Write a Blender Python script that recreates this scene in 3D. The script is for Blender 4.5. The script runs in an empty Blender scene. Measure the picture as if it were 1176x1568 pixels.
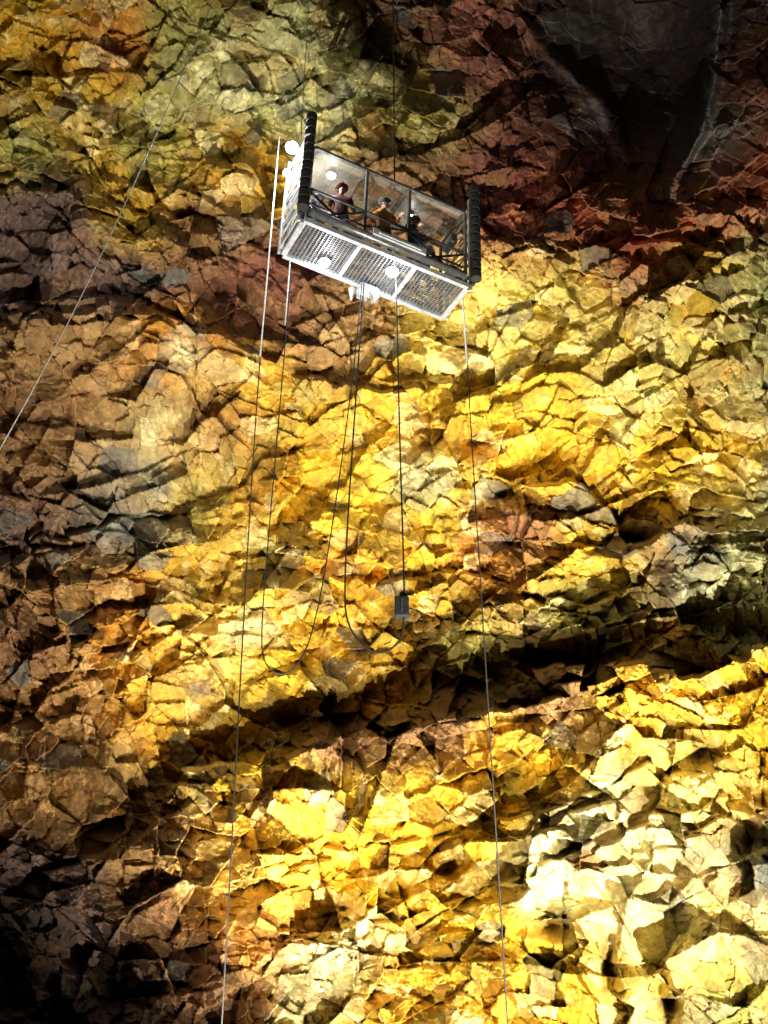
import bpy, bmesh, math, random
import numpy as np
from mathutils import Vector, Matrix, Euler
random.seed(7)
sc = bpy.context.scene
sc.view_settings.view_transform='Standard'; sc.view_settings.look='None'; sc.view_settings.exposure=0
EYE = 1.6
# ------------------------------------------------------------------ helpers
def link(o): sc.collection.objects.link(o); return o
def mat(name, col, rough=.6, metal=0., noise=.25, nscale=8., bump=0., emis=None, estr=0.):
    m=bpy.data.materials.new(name); m.use_nodes=True; nt=m.node_tree; b=nt.nodes['Principled BSDF']
    tc=nt.nodes.new('ShaderNodeTexCoord'); n=nt.nodes.new('ShaderNodeTexNoise'); n.inputs['Scale'].default_value=nscale; n.inputs['Detail'].default_value=6
    nt.links.new(tc.outputs['Object'],n.inputs['Vector'])
    r=nt.nodes.new('ShaderNodeValToRGB'); r.color_ramp.elements[0].position=.3; r.color_ramp.elements[1].position=.7
    r.color_ramp.elements[0].color=[c*(1-noise) for c in col]+[1]; r.color_ramp.elements[1].color=[min(1,c*(1+noise*.6)) for c in col]+[1]
    nt.links.new(n.outputs['Fac'],r.inputs['Fac']); nt.links.new(r.outputs['Color'],b.inputs['Base Color'])
    b.inputs['Roughness'].default_value=rough; b.inputs['Metallic'].default_value=metal
    if bump:
        bp=nt.nodes.new('ShaderNodeBump'); bp.inputs['Strength'].default_value=bump; bp.inputs['Distance'].default_value=.02
        nt.links.new(n.outputs['Fac'],bp.inputs['Height']); nt.links.new(bp.outputs['Normal'],b.inputs['Normal'])
    if emis:
        b.inputs['Emission Color'].default_value=(*emis,1); b.inputs['Emission Strength'].default_value=estr
    return m
def box(bm,c,s,rot=None):
    r=bmesh.ops.create_cube(bm,size=1.0)
    M=Matrix.Translation(c)@(rot.to_4x4() if rot else Matrix.Identity(4))@Matrix.Diagonal((*s,1))
    bmesh.ops.transform(bm,matrix=M,verts=r['verts'])
def beam(bm,p,q,w,h=None):
    p=Vector(p);q=Vector(q);d=q-p; R=d.to_track_quat('X','Z').to_matrix(); box(bm,(p+q)/2,(d.length,w,h or w),R)
def tube(bm,p,q,r,r2=None,seg=12):
    p=Vector(p);q=Vector(q);d=q-p; R=d.to_track_quat('Z','X').to_matrix().to_4x4()
    x=bmesh.ops.create_cone(bm,segments=seg,radius1=r,radius2=r if r2 is None else r2,depth=d.length,cap_ends=True)
    bmesh.ops.transform(bm,matrix=Matrix.Translation((p+q)/2)@R,verts=x['verts'])
def fin(bm,name,m,parent=None,smooth=False,bevel=0):
    me=bpy.data.meshes.new(name); bm.to_mesh(me); bm.free(); me.materials.append(m)
    if smooth:
        for p in me.polygons:p.use_smooth=True
    o=link(bpy.data.objects.new(name,me))
    if parent: o.parent=parent
    if bevel:
        b=o.modifiers.new('bevel','BEVEL'); b.width=bevel; b.segments=2
    return o
def empty(name,M=None):
    e=link(bpy.data.objects.new(name,None)); e.empty_display_size=.3
    if M is not None: e.matrix_world=M
    return e
# ------------------------------------------------------------------ rock wall
T={}
def tab(s):
    if s not in T: T[s]=np.random.RandomState(s).rand(256,256).astype(np.float32)
    return T[s]
def vn(x,y,s):
    t=tab(s); xi=np.floor(x).astype(np.int32); yi=np.floor(y).astype(np.int32)
    fx=x-xi; fy=y-yi; fx=fx*fx*fx*(fx*(fx*6-15)+10); fy=fy*fy*fy*(fy*(fy*6-15)+10)
    a=t[xi&255,yi&255];b=t[(xi+1)&255,yi&255];c=t[xi&255,(yi+1)&255];d=t[(xi+1)&255,(yi+1)&255]
    return ((a*(1-fx)+b*fx)*(1-fy)+(c*(1-fx)+d*fx)*fy)*2-1
def fbm(x,y,o,s):
    r=0;a=1;k=0
    for i in range(o):
        r=r+a*vn(x*2**i+i*17.3,y*2**i+i*9.1,s+i); k+=a; a*=.52
    return r/k
def cells(x,y,s):
    """angular fractured blocks: each cell is a tilted plane"""
    tx,ty,t1,t2,t3,t4=[tab(s+i) for i in range(6)]
    xi=np.floor(x).astype(np.int32); yi=np.floor(y).astype(np.int32)
    B=np.full(x.shape,99.,np.float32);B2=B.copy(); ix=xi.copy();iy=yi.copy();dx=np.zeros_like(x);dy=np.zeros_like(x)
    for i in(-1,0,1):
        for j in(-1,0,1):
            cx=xi+i;cy=yi+j; a=cx&255;b=cy&255
            ex=x-(cx+tx[a,b]); ey=y-(cy+ty[a,b]); d=ex*ex+ey*ey
            m=d<B; B2=np.where(m,B,np.minimum(B2,d)); B=np.where(m,d,B); ix=np.where(m,a,ix);iy=np.where(m,b,iy);dx=np.where(m,ex,dx);dy=np.where(m,ey,dy)
    B=np.sqrt(B);B2=np.sqrt(B2)
    r1=t1[ix,iy];r2=t2[ix,iy]*2-1;r3=t3[ix,iy]*2-1;r4=t4[ix,iy]
    return B2-B,r1,r2*dx+r3*dy,r4
def axis(lo,a,b,hi,step,n):
    return np.concatenate([np.linspace(lo,a,n,endpoint=False),np.arange(a,b,step),np.linspace(b,hi,n)]).astype(np.float32)
us=axis(-620,-50,1226,1800,1.3,110); vs=axis(-620,-50,1618,2150,1.3,110)
U,V=np.meshgrid(us,vs); nv,nu=U.shape
lu=32*fbm(U/260,V/260,2,11); lv=32*fbm(U/260+50,V/260+9,2,31)
wu=U+lu+9*fbm(U/40,V/40,3,21); wv=V+lv+9*fbm(U/40+7,V/40+3,3,41)
bu=U+lu+2.4*fbm(U/13,V/13,3,23)+4*fbm(U/55,V/55,2,25); bv=V+lv+2.4*fbm(U/13+5,V/13,3,24)+4*fbm(U/55+4,V/55,2,26)
def blob(u,v,su,sv):
    return np.exp(-((wu-u)/su)**2-((wv-v)/sv)**2)
def sm(x,a,b):
    t=np.clip((x-a)/(b-a),0,1); return t*t*(3-2*t)
c,s_=math.cos(.28),math.sin(.28); ru=(bu*c-bv*s_); rv=(bu*s_+bv*c)
c,s_=math.cos(-.45),math.sin(-.45); qu=(bu*c-bv*s_); qv=(bu*s_+bv*c)
A=cells(ru/200,rv/140,100); Bc=cells(ru/84+3,rv/64+5,110); B2c=cells(qu/60+3.3,qv/74+8,150); Cc=cells(bu/42+9,bv/31+1,120); Dc=cells(qu/19+9,qv/15+1,130); Ec=cells(bu/8.5+2,bv/7+1,140)
R=np.interp(V,[-600,0,400,784,1100,1568,2150],[44,41,39,37,34,29.5,26]).astype(np.float32)
R+=1.5*fbm(U/420,V/420,2,51)
jag=34*(Bc[1]-.5)+22*(Cc[1]-.5)
def shelf(xs,ys,amps,down,up=4,j=1.):
    vc=np.interp(U,xs,ys)+20*fbm(U/70,V/300,3,61)+j*jag; am=np.interp(U,xs,amps); d=V-vc
    return am*sm(d,-up,up)*np.exp(-np.maximum(d,0)/down)
R-=shelf([-600,0,150,250,400,560,700,850,950,1100,1300],[1500,1400,1320,1235,1165,1105,1075,1050,1030,1010,1000],[.6,.9,1.6,2.8,4.0,4.2,4.2,4.4,4.4,3.8,3.2],460,5,1.5)
R+=1.6*np.exp(-((V-np.interp(U,[250,400,560,700,850,950,1100],[1190,1120,1070,1040,1000,975,960]))/34)**2)*sm(U,200,420)
R-=shelf([350,480,620,760,900,1100,1300],[900,885,890,900,940,910,920],[0,.7,.9,1.0,1.2,.9,.9],60)
R-=shelf([760,800,880,930,960,1080,1120],[770,745,725,770,835,775,770],[0,1.2,1.9,2.0,2.0,1.6,0],60,4,.5)
R-=shelf([-100,60,200,330,450,620],[880,840,800,830,820,850],[.6,.9,.9,1.0,.6,0],90)
R-=shelf([-100,100,250,400,520,640,760],[500,480,470,560,590,585,600],[.6,1.0,1.2,1.3,1.3,1.1,0],80,4,.6)
R-=shelf([-100,100,250,420,560],[300,310,330,400,470],[.6,1.2,1.2,1.2,0],60)
R-=shelf([-100,100,250,420,560],[120,150,230,250,230],[.5,.9,.9,.9,0],60)
R-=shelf([520,640,760,900,1020,1176,1300],[230,270,350,395,380,390,400],[0,.6,1.0,1.0,1.0,.9,.8],110)
R-=shelf([-100,60,150,260,330,420],[1050,1110,1050,990,960,930],[.3,.8,1,1,.6,0],90)
R-=shelf([300,420,560,700,850,1000,1150],[1340,1310,1300,1280,1250,1210,1190],[0,.6,.7,.8,1.1,1.2,.6],70,4,1.5)
R-=shelf([350,480,640,800,950,1100],[1450,1430,1400,1350,1290,1250],[0,.6,.7,1,1.5,.9],90,4,1.2)
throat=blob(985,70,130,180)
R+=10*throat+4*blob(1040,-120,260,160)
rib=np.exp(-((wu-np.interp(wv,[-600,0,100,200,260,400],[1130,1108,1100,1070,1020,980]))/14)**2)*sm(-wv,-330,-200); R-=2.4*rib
rib2=np.exp(-((wu-np.interp(wv,[-600,0,120,260],[760,800,900,960]))/14)**2)*sm(-wv,-300,-150); R-=.9*rib2
hu=wu+.5*jag; hv=wv-.5*jag
for (u,v,a,b,d) in [(835,1435,38,18,3.2),(935,1475,13,40,2.6),(1022,1520,12,36,2.6),(800,745,30,12,1.8),(960,815,36,13,1.8),(1140,1270,26,26,2.2),(610,925,24,13,1.6),(740,655,24,12,1.2),(330,460,40,22,1.4),(150,1500,110,60,1.5),(280,330,60,16,1),(1060,1170,24,20,2.),(520,1370,20,10,1.2),(690,1320,26,12,1.5)]:
    R+=d*np.exp(-(((hu-u)/a)**2)-(((hv-v)/b)**2))
massive=np.clip(.9*blob(900,1370,200,150)+.6*blob(520,1270,200,120)+.7*blob(600,720,170,120)+.6*blob(930,570,190,110)+.7*blob(200,700,140,110)+.6*blob(1060,1400,120,150),0,1)
rough=1.0-.72*massive
rough+=.4*blob(750,960,420,50)+.35*blob(200,230,260,140)+.4*blob(600,1490,160,60)+.3*blob(150,880,160,40)+.25*blob(1050,1100,200,80)
rough+=.15*fbm(U/120,V/120,3,71); rough=np.clip(rough,.2,1.5)
calm=1-.85*np.clip(throat*1.3+.5*blob(1050,60,160,200),0,1)
low=sm(V,1050,1200)
R-=calm*(1.3+.4*low)*((A[1]-.5)+A[2])
R-=calm*(1.15*(Bc[1]-.5)+1.35*Bc[2])*(1+.2*low); R+=calm*.12*np.exp(-Bc[0]/.014)*(Bc[3]>.65)
R-=calm*(.6*(B2c[1]-.5)+.95*B2c[2])*(B2c[3]>.45)
R-=calm*(.52*(Cc[1]-.5)+.66*Cc[2])*(.25+.75*rough); R+=calm*.10*rough*np.exp(-Cc[0]/.03)*(Cc[3]>.55)
R-=calm*(.20*(Dc[1]-.5)+.28*Dc[2])*rough*(Cc[3]>.25)
R-=(.06*(Ec[1]-.5)+.09*Ec[2])*rough*calm*(Dc[3]>.3)
R-=.06*fbm(U/14,V/14,4,81)
# ---- colour (mineral staining of the rock, plus shade painted into dark areas)
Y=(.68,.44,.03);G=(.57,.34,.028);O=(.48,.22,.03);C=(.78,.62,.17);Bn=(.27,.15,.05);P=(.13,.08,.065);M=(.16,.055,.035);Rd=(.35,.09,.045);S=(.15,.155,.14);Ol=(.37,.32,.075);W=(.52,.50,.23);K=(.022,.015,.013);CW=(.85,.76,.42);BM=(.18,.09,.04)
pts=[(50,50,G),(150,40,O),(300,50,Ol),(400,100,W),(340,90,W),(540,130,W),(480,90,W),(640,150,Ol),(700,80,M),(600,20,BM),(850,200,M),(950,80,K),(1000,0,K),(900,150,K),(880,40,K),(1020,130,K),(1100,40,K),(1150,120,M),(1080,220,S),(1000,300,Rd),(860,290,Rd),(800,330,Rd),(1150,280,Rd),(1090,330,Rd),(760,240,M),(640,250,BM),(800,50,M),  # K points blacken the throat recess in the colour
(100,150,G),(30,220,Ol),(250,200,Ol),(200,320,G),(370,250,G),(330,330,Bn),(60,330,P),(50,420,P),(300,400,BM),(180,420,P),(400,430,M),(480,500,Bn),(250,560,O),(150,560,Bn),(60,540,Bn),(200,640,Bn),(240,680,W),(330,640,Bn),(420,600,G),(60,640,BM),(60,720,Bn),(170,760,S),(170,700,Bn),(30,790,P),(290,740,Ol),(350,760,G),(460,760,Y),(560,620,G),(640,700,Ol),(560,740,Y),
(740,500,C),(790,420,C),(820,560,Y),(950,580,C),(870,470,C),(1080,560,C),(1060,440,Y),(1140,420,W),(1160,560,W),(960,395,Rd),(720,640,Y),(850,680,Y),(980,740,Y),(1100,700,Y),(1150,760,W),(840,790,M),(1000,840,Bn),(910,830,Y),(1050,870,S),(760,850,O),(650,830,Y),(650,900,G),(550,900,G),(450,880,Y),(400,830,C),(300,880,G),(200,950,O),(200,1000,O),(120,900,Bn),(50,1000,BM),(100,1080,Bn),(330,1000,C),(250,1000,G),(450,1030,Y),(600,1030,G),(750,990,Ol),(900,920,Ol),(1100,900,W),(250,1100,G),(180,1140,Bn),(100,1200,Bn),(200,1250,Bn),(60,1350,P),(100,1500,K),(30,1430,K),(200,1540,K),(250,1400,BM),(130,1460,P),  # K points paint the light falloff of the lower-left corner
(400,1230,Y),(330,1330,O),(360,1320,C),(500,1250,Y),(450,1330,Y),(650,1250,Y),(800,1200,Y),(900,1300,CW),(900,1360,CW),(1000,1400,CW),(1080,1200,C),(1130,1100,Y),(700,1400,Y),(600,1320,Y),(500,1450,CW),(850,1500,Y),(980,1500,C),(1100,1500,Ol),(1120,1420,C),(600,1530,G),(1000,1050,G),(650,1110,BM),(500,1120,BM),(820,1030,BM),(420,1400,O),(300,1500,BM),(1060,1300,CW),(1160,1340,S)]  # BM along the crest paints the shadow band darker
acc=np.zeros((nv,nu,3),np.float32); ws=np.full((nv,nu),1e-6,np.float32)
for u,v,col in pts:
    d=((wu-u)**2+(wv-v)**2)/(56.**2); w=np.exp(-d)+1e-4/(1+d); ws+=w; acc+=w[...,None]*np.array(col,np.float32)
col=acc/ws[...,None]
def mixc(col,c2,f): f=f[...,None]; return col*(1-f)+np.array(c2,np.float32)*f
lum=col.mean(-1); kB,kC,kD=Bc[3],Cc[3],Dc[3]
col=mixc(col,O,.25*(kB>.84)*sm(lum,.08,.25)); col=mixc(col,CW,.4*(kC>.86)*sm(lum,.12,.3)); col=mixc(col,S,.65*(kC<.04)); col=mixc(col,S,.45*(kB<.03))
col=mixc(col,Bn,.3*(kC>.12)*(kC<.2)*1.0)
n1=fbm(U/95,V/95,5,301);n2=fbm(U/32,V/32,4,311);n3=fbm(U/60+3,V/60,5,331)
col=mixc(col,O,.4*sm(n1,.15,.5)*sm(lum,.08,.3)); col=mixc(col,Bn,.4*sm(-n1,.3,.6)); col=mixc(col,CW,.35*sm(n2,.25,.6)*sm(lum,.1,.3)); col=mixc(col,BM,.35*sm(-n2,.3,.6)); col=mixc(col,Ol,.4*sm(n3,.2,.5)*sm(lum,.1,.3))
for (u,v,a,b,cc) in [(230,725,20,24,S),(905,1330,22,26,O),(272,560,22,20,CW),(380,975,40,22,CW)]:
    col=mixc(col,cc,.7*blob(u,v,a,b))
col*=(.74+.28*kC+.24*kD)[...,None]*(1+.28*fbm(U/6,V/6,3,321))[...,None]
col=mixc(col,(.030,.020,.018),.8*np.clip(throat*1.2,0,1)); col=mixc(col,(.07,.075,.08),.7*rib)  # darkness of the throat recess put into the colour; rib is blue-grey rock
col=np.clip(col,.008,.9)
# ---- to world
a=(U-588)/1680; b=(784-V)/1680
cp,sp=math.cos(math.radians(32)),math.sin(math.radians(32))
D=np.stack([a,cp-b*sp,sp+b*cp],-1); D/=np.linalg.norm(D,axis=-1,keepdims=True)
Pw=D*R[...,None]; Pw[...,2]+=EYE
me=bpy.data.meshes.new('cave_wall')
N=nu*nv; me.vertices.add(N); me.vertices.foreach_set('co',Pw.reshape(-1).astype(np.float32))
idx=np.arange(N,dtype=np.int32).reshape(nv,nu)
q=np.stack([idx[:-1,:-1],idx[1:,:-1],idx[1:,1:],idx[:-1,1:]],-1).reshape(-1,4)
me.loops.add(q.size); me.loops.foreach_set('vertex_index',q.reshape(-1))
me.polygons.add(len(q)); me.polygons.foreach_set('loop_start',np.arange(0,q.size,4,dtype=np.int32))
me.update(calc_edges=True)
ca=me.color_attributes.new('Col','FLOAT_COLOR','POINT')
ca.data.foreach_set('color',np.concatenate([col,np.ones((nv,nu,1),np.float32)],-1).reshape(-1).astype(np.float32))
m=bpy.data.materials.new('volcanic_rock'); m.use_nodes=True; nt=m.node_tree; bs=nt.nodes['Principled BSDF']; L=nt.links.new
at=nt.nodes.new('ShaderNodeAttribute'); at.attribute_name='Col'; tc=nt.nodes.new('ShaderNodeTexCoord')
def noise(sc_,det,ro=.6):
    n=nt.nodes.new('ShaderNodeTexNoise'); n.inputs['Scale'].default_value=sc_; n.inputs['Detail'].default_value=det; n.inputs['Roughness'].default_value=ro; L(tc.outputs['Object'],n.inputs['Vector']); return n
def mr(src,a0,a1,b0,b1):
    x=nt.nodes.new('ShaderNodeMapRange'); x.inputs[1].default_value=a0;x.inputs[2].default_value=a1;x.inputs[3].default_value=b0;x.inputs[4].default_value=b1; L(src,x.inputs[0]); return x.outputs[0]
na=noise(2.2,9,.65); nb=noise(9,6,.7)
vm=nt.nodes.new('ShaderNodeVectorMath'); vm.operation='SCALE'; L(at.outputs['Color'],vm.inputs[0]); L(mr(na.outputs['Fac'],.3,.7,.65,1.35),vm.inputs['Scale'])
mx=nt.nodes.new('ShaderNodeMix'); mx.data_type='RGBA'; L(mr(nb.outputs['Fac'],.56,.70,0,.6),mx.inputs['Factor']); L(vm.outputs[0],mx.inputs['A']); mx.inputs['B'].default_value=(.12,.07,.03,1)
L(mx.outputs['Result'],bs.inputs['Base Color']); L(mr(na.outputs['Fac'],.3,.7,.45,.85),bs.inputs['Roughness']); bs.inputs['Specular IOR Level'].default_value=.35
bp=nt.nodes.new('ShaderNodeBump'); bp.inputs['Strength'].default_value=.8; bp.inputs['Distance'].default_value=.06; L(nb.outputs['Fac'],bp.inputs['Height']); L(bp.outputs['Normal'],bs.inputs['Normal'])
me.materials.append(m); link(bpy.data.objects.new('cave_wall',me))
# ---- cave floor
g=np.linspace(-1,1,160); gx,gy=np.meshgrid(g,g); X=np.sign(gx)*np.abs(gx)**2*300; Yy=np.sign(gy)*np.abs(gy)**2*300
Z=(.35*fbm(X/5+90,Yy/5+90,4,401)-.25)
fm=bpy.data.meshes.new('cave_floor'); vv=np.stack([X,Yy,Z],-1).reshape(-1,3); ii=np.arange(160*160).reshape(160,160)
fm.from_pydata(vv.tolist(),[],np.stack([ii[:-1,:-1],ii[:-1,1:],ii[1:,1:],ii[1:,:-1]],-1).reshape(-1,4).tolist())
fm.materials.append(mat('dark_lava_rubble',(.10,.07,.05),.8,noise=.5,nscale=2,bump=1)); link(bpy.data.objects.new('cave_floor',fm))
# ------------------------------------------------------------------ world + camera
w=bpy.data.worlds.new('World'); sc.world=w; w.use_nodes=True; sk=w.node_tree.nodes.new('ShaderNodeTexSky'); sk.sky_type='NISHITA'; sk.sun_disc=False; sk.sun_elevation=math.radians(30)
w.node_tree.links.new(sk.outputs[0],w.node_tree.nodes['Background'].inputs['Color']); w.node_tree.nodes['Background'].inputs['Strength'].default_value=.006
cd=bpy.data.cameras.new('camera'); cam=link(bpy.data.objects.new('camera',cd)); cam.location=(0,0,EYE); cam.rotation_euler=(math.radians(122),0,0)
cd.sensor_fit='VERTICAL'; cd.sensor_height=36; cd.lens=38.57; cd.clip_end=1000; sc.camera=cam
# ------------------------------------------------------------------ floodlights on the cave floor
def wp(u,v,r):
    a=(u-588)/1680;b=(784-v)/1680; d=Vector((a,cp-b*sp,sp+b*cp)).normalized(); return d*r+Vector((0,0,EYE))
black=mat('black_housing',(.03,.03,.03),.5); lens=mat('lamp_lens',(.9,.9,.85),.3,emis=(1,.95,.85),estr=25)
def flood(loc,tgt,power,ang,blend=.7,colr=(1,.93,.8),rad=.05):
    loc=Vector(loc); d=(Vector(tgt)-loc).normalized(); q=d.to_track_quat('-Z','Y')
    e=empty('floodlight',Matrix.Translation(loc)@q.to_matrix().to_4x4())
    bm=bmesh.new(); tube(bm,(0,0,.32),(0,0,.06),.14,.24,20); 
    for i in range(5): tube(bm,(0,0,.33+.04*i),(0,0,.345+.04*i),.13,seg=16)
    fin(bm,'housing',black,e)
    bm=bmesh.new(); tube(bm,(0,0,.05),(0,0,.056),.22,seg=20); fin(bm,'lens',lens,e)
    bm=bmesh.new(); Mi=(Matrix.Translation(loc)@q.to_matrix().to_4x4()).inverted()
    for k in range(3):
        f=loc+Vector((.4*math.cos(k*2.1),.4*math.sin(k*2.1),0)); f.z=-.2; tube(bm,Mi@f,(0,0,.3),.02)
    fin(bm,'tripod',black,e)
    ld=bpy.data.lights.new('beam','SPOT'); ld.energy=power; ld.spot_size=math.radians(ang); ld.spot_blend=blend; ld.color=colr; ld.shadow_soft_size=rad
    lo=link(bpy.data.objects.new('beam',ld)); lo.parent=e; lo.location=(0,0,0)
flood((7.5,14.5,.6),wp(820,1310,28),32000,72,.6,(1,.94,.76))
flood((.5,14.0,.6),wp(570,1320,28),14000,50,.7,(1,.93,.74))
flood((3.5,17.5,.6),wp(920,520,36),42000,54,.95,(1,.96,.78))
flood((-2,17.0,.6),wp(360,870,34),27000,62,.95,(1,.92,.74))
flood((-4,12,.6),wp(330,110,40),34000,52,.95,(1,.96,.82))
# ------------------------------------------------------------------ lift cage
Mc=Matrix.Translation((-1.93,18.73,20.03+EYE))@Matrix.Rotation(math.radians(27.5),4,'Z')@Matrix.Rotation(math.radians(2.0),4,'Y')
cage=empty('lift_cage',Mc); Lx,Wy,H=4.6,1.31,2.7
alu=mat('white_aluminium',(.50,.51,.53),.4,.3,.3,6); steel=mat('galvanised_steel',(.20,.20,.20),.35,.6,.4,10); dark=mat('dark_painted_steel',(.04,.04,.045),.45,.4,.3); rub=mat('black_rubber',(.02,.02,.02),.6)
bm=bmesh.new()
for y in(0,Wy): beam(bm,(0,y,0),(Lx,y,0),.10,.15)
for x in(0,1.55,3.1,Lx): beam(bm,(x,.05,-.003),(x,Wy-.05,-.003),.09 if 0<x<Lx else .14,.13)
fin(bm,'deck_frame',alu,cage,bevel=.01)
bm=bmesh.new(); n=46
for i in range(n): x=.07+i*(Lx-.14)/(n-1); beam(bm,(x,.05,.0),(x,Wy-.05,.0),.020,.035)
for i in range(19): y=.09+i*.063; beam(bm,(.07,y,.045),(Lx-.07,y,.045),.024,.02)
fin(bm,'deck_grating',mat('grating_steel',(.17,.17,.175),.5,.3,.3,4),cage)
bm=bmesh.new(); tube(bm,(.1,-.09,.24),(Lx-.1,-.09,.24),.10,seg=20); tube(bm,(.1,Wy+.05,.24),(Lx-.1,Wy+.05,.24),.06,seg=16); fin(bm,'fender_tube',steel,cage,True)
bm=bmesh.new(); box(bm,(2.5,-.22,.34),(1.5,.06,.22)); box(bm,(2.5,-.26,.34),(1.2,.03,.10)); fin(bm,'kick_panel',alu,cage,bevel=.02)
bm=bmesh.new()
for y in(0,Wy):
    for x in(.05,1.6,2.85,Lx-.05): beam(bm,(x,y,.08),(x,y,H),.07)
    for z,wd in((H,.08),(1.15,.055),(.62,.04)): beam(bm,(.08,y,z),(Lx-.08,y,z),wd)
for x in(.05,1.6,2.85,Lx-.05): beam(bm,(x,.04,H+.003),(x,Wy-.04,H+.003),.06)
fin(bm,'handrail_frame',steel,cage)
bm=bmesh.new()
for y in(.01,Wy-.01):
    for x0,x1 in((.1,1.55),(2.9,Lx-.1)):
        beam(bm,(x0,y,.15),(x1,y,1.1),.06,.03); beam(bm,(x0,y+.035,1.1),(x1,y+.035,.15),.06,.03)
    beam(bm,(1.62,y,.66),(2.83,y,1.12),.04,.03)
fin(bm,'cross_bracing',dark,cage)
bm=bmesh.new()
for x in(-.12,Lx+.12):
    for y in(.05,Wy-.05): beam(bm,(x,y,-.05),(x,y,3.35),.075)
    for i in range(8):
        z=.1+i*.42; beam(bm,(x,.08,z),(x,Wy-.08,z),.045)
        if i<7: beam(bm,(x+.02,.08 if i%2 else Wy-.08,z),(x+.02,Wy-.08 if i%2 else .08,z+.42),.04)
fin(bm,'end_truss',alu,cage)
bm=bmesh.new()
for x in(-.02,Lx+.02):
    box(bm,(x+(.16 if x<1 else -.16),.65,.75),(.26,.42,.55)); box(bm,(x+(.16 if x<1 else -.16),.65,2.1),(.2,.5,.3))
    tube(bm,(x+(.2 if x<1 else -.2),.3,.8),(x+(.2 if x<1 else -.2),1.05,.8),.15)
fin(bm,'hoist_motor',steel,cage,bevel=.03)
bm=bmesh.new()
for x in(-.14,Lx+.14):
    z=.15
    while z<3.55:
        tube(bm,(x,-.20,z),(x,-.20,z+.24),.14,seg=18); tube(bm,(x,-.20,z+.24),(x,-.20,z+.32),.07,seg=12); z+=.32
    beam(bm,(x,-.03,.1),(x,-.03,3.6),.1); 
    box(bm,(x,-.03,3.62),(.16,.3,.08))
fin(bm,'roller_bumper',rub,cage)
gm=bpy.data.materials.new('clear_polycarbonate'); gm.use_nodes=True; nt=gm.node_tree; p=nt.nodes['Principled BSDF']; p.inputs['Base Color'].default_value=(.26,.24,.19,1); p.inputs['Roughness'].default_value=.3
tr=nt.nodes.new('ShaderNodeBsdfTransparent'); ms=nt.nodes.new('ShaderNodeMixShader'); nn=nt.nodes.new('ShaderNodeTexNoise'); nn.inputs['Scale'].default_value=3; rr=nt.nodes.new('ShaderNodeMapRange'); rr.inputs[3].default_value=.1; rr.inputs[4].default_value=.7
nt.links.new(nn.outputs['Fac'],rr.inputs[0]); nt.links.new(rr.outputs[0],ms.inputs[0]); nt.links.new(tr.outputs[0],ms.inputs[1]); nt.links.new(p.outputs[0],ms.inputs[2]); nt.links.new(ms.outputs[0],nt.nodes['Material Output'].inputs['Surface'])
bm=bmesh.new()
for x0,x1 in((.1,1.55),(1.65,2.8),(2.9,Lx-.1)): box(bm,((x0+x1)/2,Wy/2,H+.05),(x1-x0,Wy-.1,.012))
fin(bm,'roof_sheet',gm,cage)
bm=bmesh.new(); box(bm,(2.35,1.25,-.17),(.5,.32,.18)); box(bm,(2.25,1.3,-.34),(.28,.2,.16)); tube(bm,(2.0,1.45,-.5),(2.0,1.45,-.1),.02,.10); tube(bm,(2.6,1.2,-.25),(2.6,1.45,-.25),.09)
fin(bm,'cable_guide_trolley',alu,cage,bevel=.015)
cl=mat('cage_lamp_lens',(1,1,1),.3,emis=(.92,.96,1),estr=40)
def cagelamp(x,y,z,s,pw,off=.12,bulb=0):
    bm=bmesh.new(); box(bm,(x,y,z+.06),(s*.8,s*.7,.07)); 
    if bulb: beam(bm,(x,y,z+.1),(-.1,y,z+.1),.05)
    fin(bm,'lamp_housing',steel,cage)
    bm=bmesh.new()
    x_=bmesh.ops.create_uvsphere(bm,u_segments=24,v_segments=14,radius=s*.5); bmesh.ops.transform(bm,matrix=Matrix.Translation((x,y,z))@Matrix.Diagonal((1,.9,1 if bulb else .7,1)),verts=bm.verts)
    fin(bm,'lamp_lens',cl,cage,True)
    ld=bpy.data.lights.new('lamp_light','POINT'); ld.energy=pw; ld.shadow_soft_size=.06; ld.color=(.93,.96,1); lo=link(bpy.data.objects.new('lamp_light',ld)); lo.parent=cage; lo.location=Vector((x,y,z-off))
cagelamp(.97,.89,-.16,.28,80,.35); cagelamp(2.6,.35,-.16,.32,80,.35)
cagelamp(-.38,.40,2.85,.34,420,.34,1); cagelamp(-.30,.9,2.45,.16,120,.25,1); cagelamp(.8,.5,H-.14,.22,14,.3); cagelamp(3.3,.7,H-.12,.10,8,.2)
# ------------------------------------------------------------------ ropes
def rope(name,pts,r,m,order=4):
    cu=bpy.data.curves.new(name,'CURVE'); cu.dimensions='3D'; sp_=cu.splines.new('NURBS' if len(pts)>3 else 'POLY'); sp_.points.add(len(pts)-1)
    for i,p in enumerate(pts): sp_.points[i].co=(p[0],p[1],p[2]+EYE,1)
    if len(pts)>3: sp_.order_u=4; sp_.use_endpoint_u=True; sp_.resolution_u=12
    cu.bevel_depth=r; cu.bevel_resolution=2; cu.materials.append(m); return link(bpy.data.objects.new(name,cu))
rw=mat('lit_strap_white',(.8,.8,.78),.5); rk=mat('black_cable',(.015,.015,.015),.7); rg=mat('steel_wire',(.45,.44,.4),.4,.4)
rope('lit_strap',[(-2.86,20,24.6),(-2.92,20,16.8)],.020,rw); rope('guide_rope',[(-2.92,20,16.8),(-2.9,20,10),(-2.7,20,5),(-2.65,20,-1.5)],.014,rk)  # lamp-lit upper stretch painted white, same rope black below
rope('lit_strap',[(-2.36,20.0,19.9),(-2.38,20.0,17.8)],.018,rw)
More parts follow.
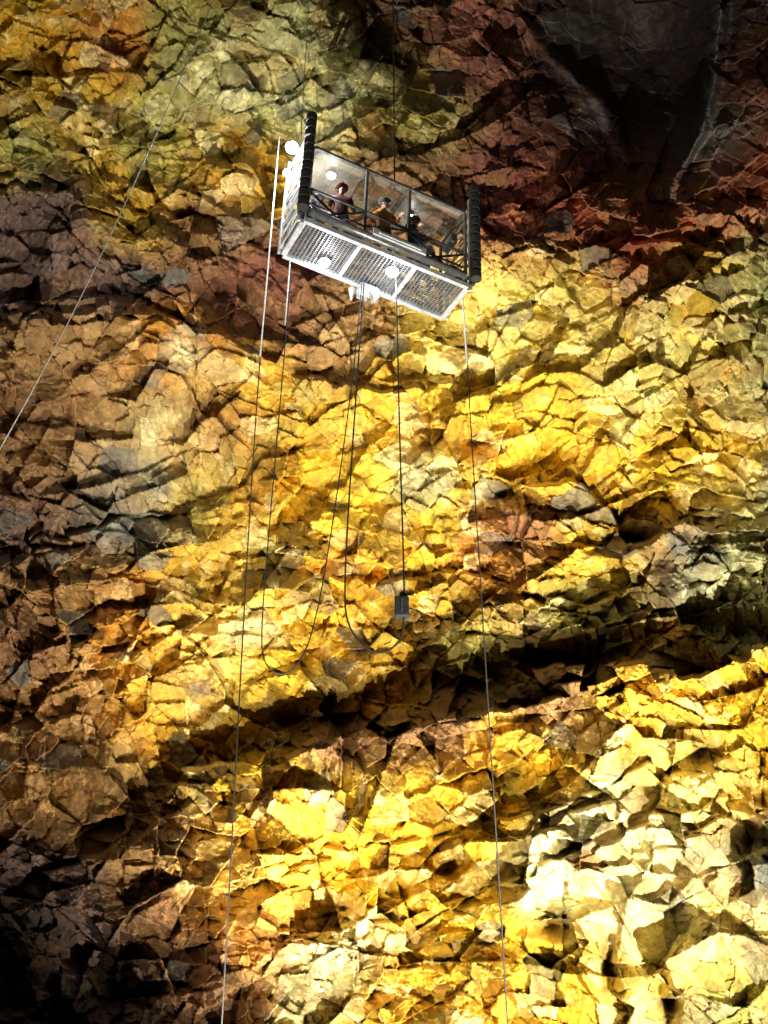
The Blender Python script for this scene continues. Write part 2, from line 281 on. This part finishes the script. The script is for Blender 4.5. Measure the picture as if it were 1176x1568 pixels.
rope('lit_strap',[(2.05,21.3,19.9),(2.08,21.3,17.7)],.026,rw); rope('guide_rope',[(2.08,21.3,17.7),(2.12,21.3,10),(2.2,21.3,5),(2.2,21.3,-1.5)],.014,rk)  # white stands for the stretch lit by the cage lamps
rope('hanging_cable',[(-2.35,20.4,19.95),(-2.46,20.4,13.86),(-2.56,20.4,9.9),(-2.45,20.4,9.1),(-2.05,20.4,8.8),(-1.56,20.4,9.2),(-1.2,20.4,11.3),(-.67,20.4,17.1),(-.55,20.4,19.7)],.014,rk)
rope('hanging_cable',[(-.5,20.45,19.7),(-.62,20.4,16.9),(-.88,20.4,10.9),(-.78,20.4,10.0),(-.44,20.4,9.5),(-.04,20.4,9.3),(.34,20.4,9.6),(.46,20.4,10.1),(.355,20.4,14.2),(.32,20.4,18.5),(.3,20.4,19.9)],.020,rk)
rope('hoist_rope',[(.28,20.1,22.6),(.28,20.1,60)],.02,rk); rope('hoist_rope',[(-2.2,19.4,23.4),(-2.3,19.4,60)],.012,rg)
rope('guy_wire',[(-2.8,16,33),(-4.09,16,24.66),(-5.69,16,15.6),(-6.8,16,11.15),(-8.8,16,5)],.012,rg)
we=empty('cable_weight',Matrix.Translation((.37,20.4,10.4+EYE)))
bm=bmesh.new(); box(bm,(0,0,0),(.30,.22,.46)); tube(bm,(0,0,.23),(0,0,.38),.07,.03); fin(bm,'weight_block',mat('dark_iron',(.05,.055,.065),.5,.3,.4),we,bevel=.03)
bm=bmesh.new(); box(bm,(0,-.115,.02),(.03,.012,.30)); fin(bm,'clamp_strip',steel,we)
# ------------------------------------------------------------------ people
skin=mat('skin',(.55,.33,.24),.5,noise=.1); trou=mat('dark_trousers',(.03,.03,.04),.8); 
def person(lx,ly,yaw,jacket,helm,pose=0,hgt=1.0):
    Mp=Matrix.Translation(Mc@Vector((lx,ly,.065)))@Matrix.Rotation(math.radians(27.5+yaw),4,'Z')@Matrix.Scale(hgt,4)
    e=empty('person',Mp)
    vs_=[];es=[];rs=[]
    def v(p,r,par=None):
        vs_.append(p); rs.append(r if isinstance(r,tuple) else (r,r))
        if par is not None: es.append((par,len(vs_)-1))
        return len(vs_)-1
    pel=v((0,0,.95),(.155,.12)); wa=v((0,0,1.12),(.14,.11),pel); ch=v((0,.01,1.32),(.17,.125),wa); nk=v((0,0,1.46),.06,ch); nk2=v((0,.01,1.53),.055,nk); hd=v((0,.025,1.62),(.075,.09),nk2); ht=v((0,.02,1.71),(.07,.085),hd)
    for s in(-1,1):
        hp=v((s*.10,0,.88),.09,pel); kn=v((s*.12,.03,.50),.062,hp); an=v((s*.13,-.01,.10),.042,kn); hl=v((s*.13,.03,.045),.042,an); v((s*.15,.17,.035),.035,hl)
        sh=v((s*.19,0,1.40),.07,ch)
        if pose==0: el=v((s*.27,.08,1.15),.048,sh); wr=v((s*.22,.32,1.13),.03,el); f=Vector((0,1,-.05))
        elif pose==1: el=v((s*.27,-.03,1.13),.048,sh); wr=v((s*.24,.10,.90),.03,el); f=Vector((0,.35,-.95))
        else:
            if s>0: el=v((.30,.12,1.42),.048,sh); wr=v((.30,.25,1.62),.03,el); f=Vector((0,.3,.95))
            else: el=v((-.27,.08,1.15),.048,sh); wr=v((-.22,.32,1.13),.03,el); f=Vector((0,1,-.05))
        f.normalize(); W_=Vector(vs_[wr]); pm=v(tuple(W_+f*.07),(.034,.018),wr)
        side=Vector((1,0,0)); dn=f.cross(side).normalized()*(-1)
        if dn.z>0 and pose!=2: dn=-dn
        for k,(o,l) in enumerate(((-.03,.06),(-.01,.075),(.01,.07),(.03,.055))):
            a0=v(tuple(W_+f*.10+side*o),.009,pm); a1=v(tuple(W_+f*(.10+l*.6)+side*o*1.1+dn*.012),.009,a0); v(tuple(W_+f*(.10+l*.8)+side*o*1.1+dn*.045),.008,a1)
        t0=v(tuple(W_+f*.05-side*s*.04),.011,pm); v(tuple(W_+f*.09-side*s*.055+dn*.03),.009,t0)
    me=bpy.data.meshes.new('body'); me.from_pydata(vs_,es,[]); o=link(bpy.data.objects.new('tmp',me))
    sk_=o.modifiers.new('s','SKIN'); sk_.use_smooth_shade=True
    for i,r in enumerate(rs): me.skin_vertices[0].data[i].radius=r
    me.skin_vertices[0].data[0].use_root=True
    o.modifiers.new('ss','SUBSURF').levels=1
    bpy.context.view_layer.update(); dg=bpy.context.evaluated_depsgraph_get(); nm=bpy.data.meshes.new_from_object(o.evaluated_get(dg)); bpy.data.objects.remove(o)
    nm.name='body'; nm.materials.clear()
    for x in(jacket,trou,skin): nm.materials.append(x)
    wrs=[Vector(vs_[i]) for i,r in enumerate(rs) if r==(.034,.018)]
    for pl in nm.polygons:
        cc=pl.center; k=0
        if cc.z<.90: k=1
        if cc.z>1.52 and abs(cc.x)<.14: k=2
        if min((cc-w_).length for w_ in wrs)<.10: k=2
        pl.material_index=k; pl.use_smooth=True
    ob=link(bpy.data.objects.new('body',nm)); ob.parent=e
    bm=bmesh.new(); x=bmesh.ops.create_uvsphere(bm,u_segments=20,v_segments=12,radius=1)
    bmesh.ops.delete(bm,geom=[q_ for q_ in bm.verts if q_.co.z<-.05],context='VERTS')
    bmesh.ops.transform(bm,matrix=Matrix.Translation((0,.015,1.68))@Matrix.Diagonal((.125,.145,.125,1)),verts=bm.verts)
    tube(bm,(0,.05,1.675),(0,.05,1.685),.145,seg=20); box(bm,(0,.155,1.72),(.05,.04,.035)); fin(bm,'helmet',helm,e,True)
    bm=bmesh.new(); tube(bm,(0,.11,1.60),(0,.135,1.585),.016,.02,8); 
    for s in(-1,1): tube(bm,(s*.085,.02,1.63),(s*.1,.015,1.63),.028,seg=10)
    fin(bm,'nose_and_ears',skin,e,True)
    bm=bmesh.new()
    for s in(-1,1): tube(bm,(s*.032,.105,1.632),(s*.032,.117,1.632),.011,seg=8)
    box(bm,(0,.112,1.553),(.045,.012,.008)); fin(bm,'eyes_and_mouth',mat('dark_features',(.06,.03,.025),.4),e)
jo=mat('orange_jacket',(.75,.30,.03),.7); jr=mat('dull_red_jacket',(.14,.03,.025),.7); jd=mat('navy_jacket',(.04,.045,.07),.7); hr=mat('dark_red_helmet',(.10,.02,.018),.45); hw=mat('grey_helmet',(.22,.22,.21),.4)
person(2.35,.36,180,jo,hw,0,1.25); person(1.15,.40,160,jr,hr,1,1.2); person(.75,.95,30,jd,hw,2,1.2); person(3.25,.42,200,jd,hw,0,1.18); person(3.8,.9,140,jd,hr,1,1.2)
